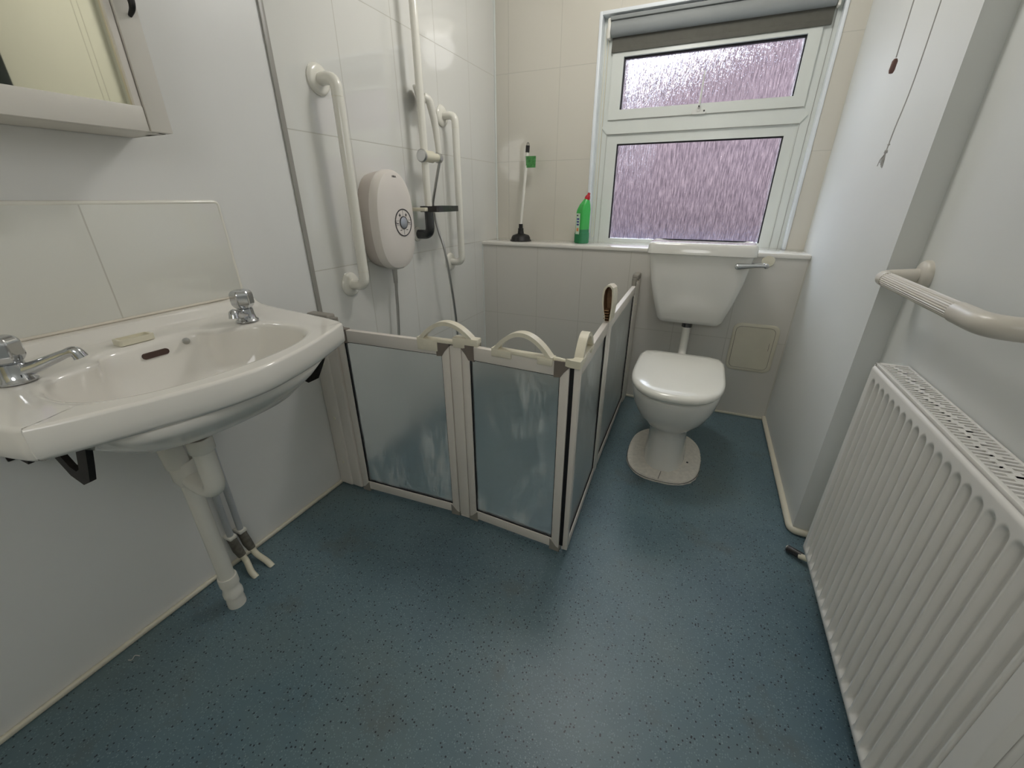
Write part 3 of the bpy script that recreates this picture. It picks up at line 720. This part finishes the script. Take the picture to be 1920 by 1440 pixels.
# wall channel
mb = MB().box((LX, 1.030, .002), (-1.205, 1.062, .722), .012, seg=3).box((-1.213, 1.034, .004), (-1.158, 1.060, .716), .009, seg=3)
mb.build('wall_channel', 'frame', fd)
for z in (.56, .33, .12): MB().lathe([(0, 0), (.006, 0), (.005, .003), (0, .004)], (-1.235, 1.031, z), (0, -1, 0), 12).build('screw_cap', 'cream', fd)
MB().box((LX+.004, 1.028, .724), (-1.170, 1.068, .756), .008, seg=3).build('channel_cap', 'greycap', fd)
MB().tube([(-1.160, 1.048, .685), (-1.160, 1.048, .745)], .014, 16).box((-1.165, 1.036, .700), (-1.125, 1.058, .718), .005).build('pivot_cap', 'greycap', fd)
arch(fd, FA+Vector((0, 0, H1)), D1, N1, .340, .340+.220, .060, 'beige_handle', .032, right=(-.010, .024))
arch(fd, FB+Vector((0, 0, H1)), D2, N2, .135, .335, .060, 'beige_handle', .016)
MB().tube([FB+D2*.335+Vector((0, 0, H1+.003)), FB+D2*.375+Vector((0, 0, H1+.002)), FB+D2*.395+Vector((0, 0, H1-.004))], lambda t: .009-.004*t, 10).build('latch_tongue', 'cream', fd)
# black magnetic seal at the meeting corner
MB().box((-.286, 1.049, .03), (-.274, 1.060, .700)).build('meeting_seal', 'gasket', fd)
# side door
SA, SB, SC = Vector((-.268, 1.050, 0)), Vector((-.290, 1.560, 0)), Vector((-.304, 2.335, 0))
sd = thing('shower_door', (-.285, 1.7, 0), 'white framed half height folding door along the toilet side, one handle flipped up', 'shower door', 'half height shower doors')
D3 = (SB-SA).normalized(); N3 = Vector((D3.y, -D3.x, 0)); L3 = (SB-SA).length
D4 = (SC-SB).normalized(); N4 = Vector((D4.y, -D4.x, 0)); L4 = (SC-SB).length
panel(sd, SA, D3, N3, .0, L3-.020, False, False)
panel(sd, SB, D4, N4, .020, L4-.03, False, False)
MB().box(SB+Vector((-.010, -.018, H0)), SB+Vector((.012, .018, H1)), .004).build('hinge_post', 'frame', sd)
MB().box(SC+Vector((-.018, -.03, .003)), SC+Vector((.014, .006, .72)), .006).box(SC+Vector((-.022, .0, .003)), (SC.x+.016, BY, .728), .006).build('wall_channel', 'frame', sd)
MB().box((SC.x-.018, SC.y-.012, .728), (SC.x+.016, BY-.002, .760), .007).build('channel_cap', 'greycap', sd)
MB().tube([SC+Vector((-.002, -.035, .69)), SC+Vector((-.002, -.035, .742))], .013, 14).build('pivot_cap', 'greycap', sd)
for z in (.60, .22): MB().lathe([(0, 0), (.006, 0), (.005, .004), (0, .006)], (SC.x+.014, SC.y-.012, z), (1, 0, 0), 12).build('screw_cap', 'cream', sd)
arch(sd, SA+Vector((0, 0, H1)), D3, N3, .012, .175, .058, 'beige_handle', .010, .026)
MB().prism([(-.030, 0), (-.012, -.008), (.016, -.010), (.016, .030), (-.006, .034), (-.012, .010)], .700, .722, lambda u, v, dd: (-.270+u, 1.045+v, dd)).build('latch_catch', 'cream', sd)
# flipped-up locking handle over the side hinge: open U channel seen end on
fu = SB+Vector((0, -.035, H1))
mb = MB()
prof0 = [(-.003, .005), (-.004, .028), (-.010, .048), (-.014, .075), (-.015, .105), (-.012, .125), (-.004, .137), (.006, .138), (.014, .128), (.017, .105), (.018, .07), (.016, .04), (.014, .005)]
prof = [(u*1.3, v) for u, v in prof0]
pin = [(u*.70+.001, v if v < .02 else v-.006) for u, v in prof]
mb.loft([[fu+Vector((u, -.012, v)) for u, v in prof], [fu+Vector((u*1.1, .055, v*.97)) for u, v in prof]], cap0=False, cap1=True, smooth=False)
mb.loft([[fu+Vector((u, -.012, v)) for u, v in prof], [fu+Vector((u, -.012, v)) for u, v in pin]], cap0=False, cap1=False, smooth=False)
h4 = mb.build('flip_handle', 'beige_handle', sd)
mb = MB(); mb.loft([[fu+Vector((u, -.0119, v)) for u, v in pin], [fu+Vector((u, .045, v)) for u, v in pin]], cap0=False, cap1=True, smooth=False)
for z in (.012, .022, .032, .042): mb.box(fu+Vector((-.008, -.010, z)), fu+Vector((.010, .03, z+.003)))
mb.build('handle_inside', 'tan', h4)

# ------------------------------------------------------------------ toilet
tl = thing('toilet', (-.005, 1.85, 0), 'white toilet with closed lid and low level cistern under the window', 'toilet')
def dring(cx, yf, yb, hx, z, n=40, p=2.3, flat=.0):
    """plan ring: rounded at the front (small y), squarer at the back"""
    out = []; cy = yf+(yb-yf)*.52; hf = cy-yf; hb = yb-cy
    for k in range(n):
        a = 2*PI*k/n; c, s_ = math.cos(a), math.sin(a)
        if s_ < 0: pp = p; hh = hf
        else: pp = p+flat; hh = hb
        r = 1/((abs(c)/hx)**pp+(abs(s_)/hh)**pp)**(1/pp)
        out.append(Vector((cx+r*c, cy+r*s_, z)))
    return out
tx = -.008
rg = [dring(tx, 1.650, 2.09, .094, .0, p=2.8, flat=2), dring(tx, 1.655, 2.09, .093, .02, p=2.8, flat=2), dring(tx, 1.675, 2.08, .086, .08, p=2.6, flat=2), dring(tx, 1.690, 2.09, .083, .15, p=2.4, flat=2),
      dring(tx, 1.692, 2.10, .085, .185, p=2.2, flat=1), dring(tx, 1.672, 2.11, .102, .208), dring(tx, 1.632, 2.12, .133, .236, flat=.6), dring(tx, 1.598, 2.13, .160, .272, flat=.8), dring(tx, 1.574, 2.14, .178, .318, flat=1),
      dring(tx, 1.562, 2.14, .187, .365, flat=1), dring(tx, 1.562, 2.14, .188, .388, flat=1), dring(tx, 1.568, 2.138, .184, .396, flat=1), dring(tx, 1.60, 2.10, .150, .397, flat=1), dring(tx, 1.61, 2.09, .14, .38, flat=1), dring(tx, 1.68, 2.0, .08, .25, flat=1)]
MB().loft(rg).build('pan', 'porcelain_grey', tl, auto=80)
MB().loft([dring(tx, 1.562, 2.055, .181, .398, flat=3), dring(tx, 1.560, 2.055, .182, .402, flat=3), dring(tx, 1.562, 2.055, .181, .408, flat=3)]).build('seat', 'seat', tl)
lid = [dring(tx, 1.545, 2.060, .184, .410, p=2.45, flat=6), dring(tx, 1.536, 2.066, .188, .417, p=2.45, flat=6), dring(tx, 1.534, 2.068, .189, .428, p=2.45, flat=6), dring(tx, 1.540, 2.065, .186, .438, p=2.45, flat=6), dring(tx, 1.560, 2.055, .174, .444, p=2.5, flat=6), dring(tx, 1.62, 2.02, .13, .447, p=2.5, flat=6), dring(tx, 1.72, 1.95, .05, .448, p=2.5, flat=6)]
MB().loft(lid).build('toilet_lid', 'seat', tl, auto=80)
mb = MB()
def jag(r, sc, z, seed, off=0):
    random.seed(seed); return [Vector((tx+(v.x-tx)*sc+random.uniform(-r, r), v.y+random.uniform(-r, r)+off, z)) for v in dring(tx, 1.592, 2.045, .166, z, n=72, p=2.7)]
mb.loft([jag(.0022, 1.0, .0005, 1), jag(.0008, .985, .006, 2), jag(.0004, .975, .013, 3, .002), jag(.0002, .93, .017, 4, .004), [Vector((tx+(v.x-tx)*.62, 1.84+(v.y-1.84)*.78+.02, .022)) for v in dring(tx, 1.592, 2.045, .166, 0, n=72, p=2.7)]])
mb.build('floor_plinth', 'sealant', tl)
mb = MB().tube([v+Vector((0, 0, .004)) for v in dring(tx, 1.588, 2.047, .1645, .008, n=72, p=2.7)[37:71]], .0011, 6)
mb.tube([(-.012, 1.594, .019), (-.006, 1.648, .024)], .0010, 6); mb.lathe([(0, 0), (.0045, 0), (.0045, .002), (0, .002)], (.098, 1.77, .021), (.3, -.3, 1), 12)
mb.build('plinth_cracks', 'ink_dark', tl)
# cistern
cs_rings = []
for z, hx, y0, r in ((.538, .125, 2.270, .02), (.545, .148, 2.250, .03), (.565, .160, 2.240, .03), (.66, .188, 2.228, .03), (.76, .213, 2.222, .03), (.885, .232, 2.215, .03), (.893, .232, 2.216, .03)):
    cs_rings.append([Vector((u, v, z)) for u, v in rrect(-.008, (y0+BY)/2, hx, (BY-.002-y0)/2, r, 6)])
cn = MB().loft(cs_rings).build('cistern', 'porcelain_grey', tl, auto=60)
lr = []
for z, hx, y0, r in ((.886, .240, 2.203, .03), (.888, .243, 2.199, .034), (.925, .241, 2.202, .034), (.936, .236, 2.208, .034), (.940, .228, 2.216, .03), (.936, .222, 2.224, .028), (.935, .15, 2.26, .02)):
    lr.append([Vector((u, v, z)) for u, v in rrect(-.008, (y0+BY)/2, hx, (BY-.003-y0)/2, r, 6)])
MB().loft(lr).build('cistern_lid', 'porcelain_grey', cn, auto=60)
lv = MB().tube([(.215, 2.262, .853), (.275, 2.262, .853), (.275, 2.215, .853)], .006, 12, fillet=.012).lathe([(0, 0), (.011, 0), (.011, .010), (.008, .013), (0, .013)], (.275, 2.218, .853), (0, -1, 0), 20).tube([(.275, 2.208, .853), (.235, 2.206, .852), (.160, 2.200, .846)], lambda t: .006+.0085*t**1.3, 16)
lv.lathe([(0, -.004), (.0125, -.004), (.013, .004), (.009, .010), (0, .012)], (.160, 2.200, .846), (-1, -.05, -.1), 18).build('flush_lever', 'chrome', cn)
MB().tube([(-.010, 2.30, .54), (-.010, 2.30, .515)], .026, 18).build('pipe_nut', 'darkchrome', tl)
MB().tube([(-.010, 2.30, .525), (-.010, 2.295, .36), (-.010, 2.12, .335)], .0205, 18, fillet=.04).build('flush_pipe', 'plastic', tl)
cc = MB().lathe([(0, 0), (.029, 0), (.029, .004), (.026, .008), (0, .010)], (.304, BY, .852), (0, -1, 0), 28).build('overflow_cap', 'cream')
tag(cc, 'round cream plastic cap on the tiles behind the flush lever', 'cap')
MB().tube([(LX+.009, .125, .861), (LX+.009, .815, .861)], .0035, 8).build('sealant_line', 'mould', sb)
ap = thing('access_panel', (.325, BY, .405), 'cream rounded access panel on the tiled boxing right of toilet', 'panel')
MB().loft([[Vector((u, BY-d_, v)) for u, v in rrect(.327, .405, hx, hz_, .036)] for d_, hx, hz_ in ((.0, .108, .131), (.004, .108, .131), (.0065, .104, .127), (.0066, .094, .117))]).build('panel_frame', 'bead', ap)
MB().prism(rrect(.325, .405, .090, .113, .024), BY-.0085, BY-.004, lambda u, v, dd: (u, dd, v)).build('panel_door', 'bead', ap)
mb = MB()
ol = rrect(.325, .405, .091, .114, .025)
mb.tube([(u, BY-.0068, v) for u, v in ol]+[(ol[0][0], BY-.0068, ol[0][1])], .0009, 5).box((.400, BY-.0095, .40), (.4015, BY-.007, .44)).build('panel_gap', 'greycap_dark', ap)

# ------------------------------------------------------------------ plunger
pl = thing('sink_plunger', (-1.060, 2.52, .889), 'black rubber plunger with white stick standing on the ledge', 'plunger')
pc = Vector((-1.060, 2.522, .889))
MB().lathe([(0, 0), (.066, 0), (.067, .004), (.060, .010), (.058, .022), (.050, .034), (.032, .040), (.020, .044), (.017, .062), (.017, .075), (.0125, .076), (.0125, .100), (0, .1)], pc).build('rubber_cup', 'black', pl)
MB().tube([pc+Vector((0, 0, .09)), pc+Vector((.026, .03, .50))], .0085, 14).build('stick', 'plastic', pl)
MB().tube([pc+Vector((.0255, .0295, .49)), pc+Vector((.0275, .031, .525))], .0115, 14).tube([pc+Vector((.021, .031, .524)), pc+Vector((.0225, .031, .536)), pc+Vector((.028, .031, .541)), pc+Vector((.0335, .031, .536)), pc+Vector((.035, .031, .524))], .0018, 8).build('hanging_cap', 'black', pl)
mb = MB(); a = pc+Vector((.0225, .0265, .44))
outl = [(-.011, 0), (0, -.0105), (.011, -.006), (.05, -.003), (.056, .002), (.05, .001), (.011, .005), (0, .0105)]
mb.loft([[a+Vector((u, v, -.030)) for u, v in outl], [a+Vector((u+.002, v, .030)) for u, v in outl]], smooth=False)
tg = mb.build('price_tag', 'green_tag', pl)

# ------------------------------------------------------------------ bottle
bt = thing('cleaner_bottle', (-.672, 2.53, .889), 'green toilet cleaner bottle with red cap on the ledge', 'bottle')
bo = Vector((-.672, 2.535, .889))
def bring(z, hx, hy, r, dx=0, tilt=0):
    R = Matrix.Rotation(math.radians(-38), 3, 'Z')
    return [bo+R @ Vector((u, v, 0))+Vector((dx, 0, z+tilt*u)) for u, v in rrect(0, 0, hx, hy, r, 4)]
body = [bring(0, .030, .030, .012), bring(.004, .034, .034, .012), bring(.055, .034, .034, .012), bring(.062, .0315, .0315, .010), bring(.078, .031, .031, .010)]
MB().loft(body, smooth=False).build('lower_body', 'bottle_low', bt)
body = [bring(.078, .031, .031, .010), bring(.170, .031, .031, .010, .001), bring(.186, .030, .030, .010, .003), bring(.213, .024, .024, .010, .008), bring(.236, .015, .015, .009, .015), bring(.243, .012, .012, .008, .017)]
MB().loft(body, smooth=False).build('upper_body', 'bottle', bt)
ctop = bo+Vector((.0175, 0, .240)); cax = Vector((.32, 0, 1))
MB().lathe([(0, 0), (.0155, 0), (.0155, .008), (.012, .018), (.008, .024), (.007, .034), (0, .036)], ctop, cax, 20).build('cap', 'red', bt)
R = Matrix.Rotation(math.radians(-38), 3, 'Z')
nf = R @ Vector((0, -1, 0)); uf = R @ Vector((1, 0, 0))
def lab(u0, u1, z0, z1, d, name, m):
    mb = MB(); q = bo+nf*(.0312+d)
    return mb.loft([[q+uf*u+Vector((0, 0, z))-nf*.0012 for u, z in ((u0, z0), (u1, z0), (u1, z1), (u0, z1))], [q+uf*u+Vector((0, 0, z)) for u, z in ((u0, z0), (u1, z0), (u1, z1), (u0, z1))]], smooth=False).build(name, m, bt)
lab(-.017, .017, .052, .165, .003, 'label_panel', 'label')
for z in (.100, .115, .130): lab(-.010, .011, z, z+.009, .0036, 'label_print', 'ink_blue')
lab(-.008, .010, .068, .086, .0036, 'label_print', 'ink_orange'); lab(-.012, .0, .150, .158, .0036, 'label_print', 'ink_dark')

# ------------------------------------------------------------------ radiator
rd = thing('radiator', (.50, .9, .1), 'white ribbed panel radiator on the right wall', 'radiator')
XF, Y0, Y1, Z0, Z1 = .455, .520, 1.297, .095, .736
mb = MB(); pitch = .0333
ys = []; y = Y0; step = pitch/24
ny = int(round((Y1-Y0)/step)); ys = [Y0+(Y1-Y0)*i/ny for i in range(ny+1)]
zs = [Z0, Z0+.004, Z0+.012, Z0+.020, Z0+.023, Z0+.028, Z0+.034, Z0+.041, Z0+.05, Z0+.2, Z0+.4, Z1-.06, Z1-.044, Z1-.038, Z1-.033, Z1-.029, Z1-.026, Z1-.023, Z1-.020, Z1-.010, Z1-.006, Z1-.003, Z1-.001, Z1]
def sst(a, b, v): t = max(0, min(1, (v-a)/(b-a))); return t*t*(3-2*t)
def depth(y, z):
    edge = .0
    # field mask
    f = sst(Y0+.040, Y0+.046, y)*(1-sst(Y1-.030, Y1-.024, y))
    ph = ((Y1-.027-y) % pitch)/pitch
    prof = sst(.06, .24, ph)*(1-sst(.76, .94, ph))
    hi = 1-sst(Z1-.044+.010*abs(ph-.5)*-1, Z1-.023-.018*(2*abs(ph-.5))**2, z); lo = sst(Z0+.021, Z0+.048, z)
    d = .0125*prof*hi*lo*f
    e = 0
    for c in (y-Y0, Y1-y): e = max(e, 1-min(1, c/.008))
    top = sst(Z1-.018, Z1-.012, z)-sst(Z1-.007, Z1-.001, z)*0
    return d+.010*e**2+.005*sst(Z1-.007, Z1, z)+.006*(1-sst(Z0, Z0+.014, z))
vs = [(XF+depth(y, z), y, z) for z in zs for y in ys]; nyy = len(ys)
fs = [(i*nyy+j, i*nyy+j+1, (i+1)*nyy+j+1, (i+1)*nyy+j) for i in range(len(zs)-1) for j in range(nyy-1)]
mb._add(vs, fs, True)
mb.box((XF+.014, Y0+.002, Z0+.002), (XF+.026, Y1-.002, Z1-.002), .002)
mb.build('front_panel', 'radiator', rd, auto=60)
XT0, XT1, YT0, YT1, ZT = XF+.008, RX2-.004, Y0+.003, Y1+.008, Z1+.004
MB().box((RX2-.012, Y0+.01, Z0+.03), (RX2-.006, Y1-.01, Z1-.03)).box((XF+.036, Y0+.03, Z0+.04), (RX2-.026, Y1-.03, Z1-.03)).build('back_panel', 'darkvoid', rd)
sp_ = MB().box((XF+.006, YT1-.010, Z0+.03), (XT1, YT1-.006, ZT-.002), .001); sp_.build('side_panel', 'radiator', rd)
MB().box((XF+.006, YT0+.004, Z0+.03), (XT1, YT0+.008, ZT-.002), .001).build('side_panel', 'radiator', rd)
mb = MB()
mb.box((XT0, YT0, ZT-.012), (XT0+.010, YT1, ZT+.001), .002).box((XT1-.006, YT0, ZT-.008), (XT1, YT1, ZT+.001), .0015)
mb.box((XT0, YT1-.014, ZT-.010), (XT1, YT1, ZT+.001), .002).box((XT0, YT0, ZT-.010), (XT1, YT0+.014, ZT+.001), .002)
pt = .0125; k = 0; y = YT1-.014-pt
xm = (XT0+.010+XT1-.006)/2
while y > YT0+.016:
    mb.box((XT0+.008, y, ZT-.006), (XT1-.004, y+.0052, ZT), 0)
    off = (-.006, -.002, .002, .006)[k % 4]
    mb.box((xm+off-.005, y, ZT-.006), (xm+off+.005, y+pt+.0052, ZT-.0003), 0)
    y -= pt; k += 1
mb.build('top_grille', 'radiator', rd)
rv = thing('radiator_valve_pipe', (.47, 1.37, 0), 'dark brown valve sleeve on a cream pipe at floor beside the radiator', 'pipe')
MB().tube([(.500, 1.325, .10), (.500, 1.325, .03), (.476, 1.345, .020)], .010, 14, fillet=.015).build('pipe', 'cream', rv)
MB().tube([(.482, 1.345, .021), (.447, 1.375, .014)], .0125, 16).build('sleeve', 'tray', rv)
MB().lathe([(.0095, -.002), (.012, -.002), (.012, .003), (.0095, .003), (.0095, -.001), (0, -.001)], (.447, 1.375, .0141), (-.75, .65, -.1), 18).build('end_ring', 'chrome', rv)

# ------------------------------------------------------------------ right grab rail (ribbed)
gr = thing('grab_rail', (RX2, 1.2, .94), 'beige horizontal grab rail with ribbed grip above the radiator', 'grab rail')
gx, gy1, gy0, gz = .448, 1.418, .905, .940
for yy in (gy1, gy0-.02):
    MB().lathe([(0, 0), (.040, 0), (.040, .008), (.036, .014), (.022, .019), (0, .019)], (RX2, yy, gz+.008), (-1, 0, 0), 32).build('flange', 'ribrail', gr)
MB().tube([(RX2-.004, gy1, gz+.010), (gx, gy1, gz), (gx, gy1-.046, gz)], .0185, 22, fillet=.038).build('far_elbow', 'ribrail', gr)
MB().tube([(gx, gy0+.105, gz), (gx, gy0, gz), (RX2-.004, gy0-.02, gz+.004)], .0195, 22, fillet=.09, seg=14).build('near_elbow', 'ribrail', gr)
mb = MB(); n = 96; rg = []
for y in (gy1-.045, gy1-.046, gy0+.104, gy0+.103):
    inn = .0 if y in (gy1-.046, gy0+.104) else .0015
    rg.append([Vector((gx+math.cos(2*PI*k/n)*rr, y, gz+math.sin(2*PI*k/n)*rr)) for k in range(n) for rr in [(.0178 if (k//2) % 2 else .0166)-inn]])
mb.loft(rg).build('ribbed_grip', 'ribrail', gr, auto=20)

# ------------------------------------------------------------------ pull cords
def cord_t(name, pts, label): return thing(name, pts[0], label, 'pull cord')
c1 = cord_t('pull_cord', [(.303, 1.3, CZ)], 'short pull cord ending in a small brown toggle')
MB().tube([(.303, 1.3, CZ), (.303, 1.3, 1.40)], .0011, 6).build('string', 'cord', c1)
MB().lathe([(0, 0), (.0035, .001), (.005, .006), (.005, .022), (.003, .026), (0, .027)], (.302, 1.3, 1.372), (.05, 0, 1), 12).build('toggle', 'brown', c1)
c2 = cord_t('pull_cord', [(.345, 1.3, CZ)], 'longer kinked pull cord ending in a frayed white tuft')
MB().tube(catmull([(.345, 1.3, CZ), (.346, 1.3, 1.90), (.347, 1.3, 1.55), (.346, 1.3, 1.36), (.340, 1.3, 1.27), (.338, 1.3, 1.225)], 5), .0011, 6).build('string', 'cord', c2)
mb = MB().lathe([(0, 0), (.0035, .002), (.003, .007), (0, .009)], (.338, 1.3, 1.222), n=10).lathe([(0, 0), (.003, .002), (0, .006)], (.339, 1.3, 1.238), n=8)
random.seed(9)
for k in range(14):
    a = random.uniform(0, 2*PI); r = random.uniform(.002, .008); z = random.uniform(.018, .032)
    p = Vector((.338, 1.3, 1.224)); mb.tube([p, p+Vector((math.cos(a)*r*.8, math.sin(a)*r*.8, -z*.5)), p+Vector((math.cos(a)*r, math.sin(a)*r, -z))], .0008, 5)
mb.build('tuft', 'cord', c2)

# ------------------------------------------------------------------ lamps and reflected things
cl = thing('ceiling_lamp', (-.35, 1.75, CZ), 'round white ceiling lamp over the shower end of the room', 'lamp')
MB().lathe([(0, 0), (.15, 0), (.15, -.02), (0, -.02)], (-.35, 1.75, CZ)).build('lamp_base', 'plastic', cl)
MB().lathe([(.14, -.02), (.135, -.05), (.10, -.075), (.05, -.088), (0, -.09)], (-.35, 1.75, CZ)).build('diffuser', 'diffuser', cl)
tw = MB().box((RX2-.025, .80, 1.38), (RX2, 1.072, 1.95), .008).build('reflected_dark_panel', 'teal'); tag(tw, 'dark teal rectangle seen only in the cabinet mirror', 'wall panel')  # plain panel added as stand-in for an unidentified dark reflection
# debris on the floor
db = MB().tube(catmull([(-1.225, .222, .002), (-1.215, .226, .004), (-1.222, .236, .003), (-1.210, .241, .002)], 4), .0012, 6).build('paper_scrap', 'cord')
tag(db, 'tiny curl of white thread on the floor under the basin', 'scrap')
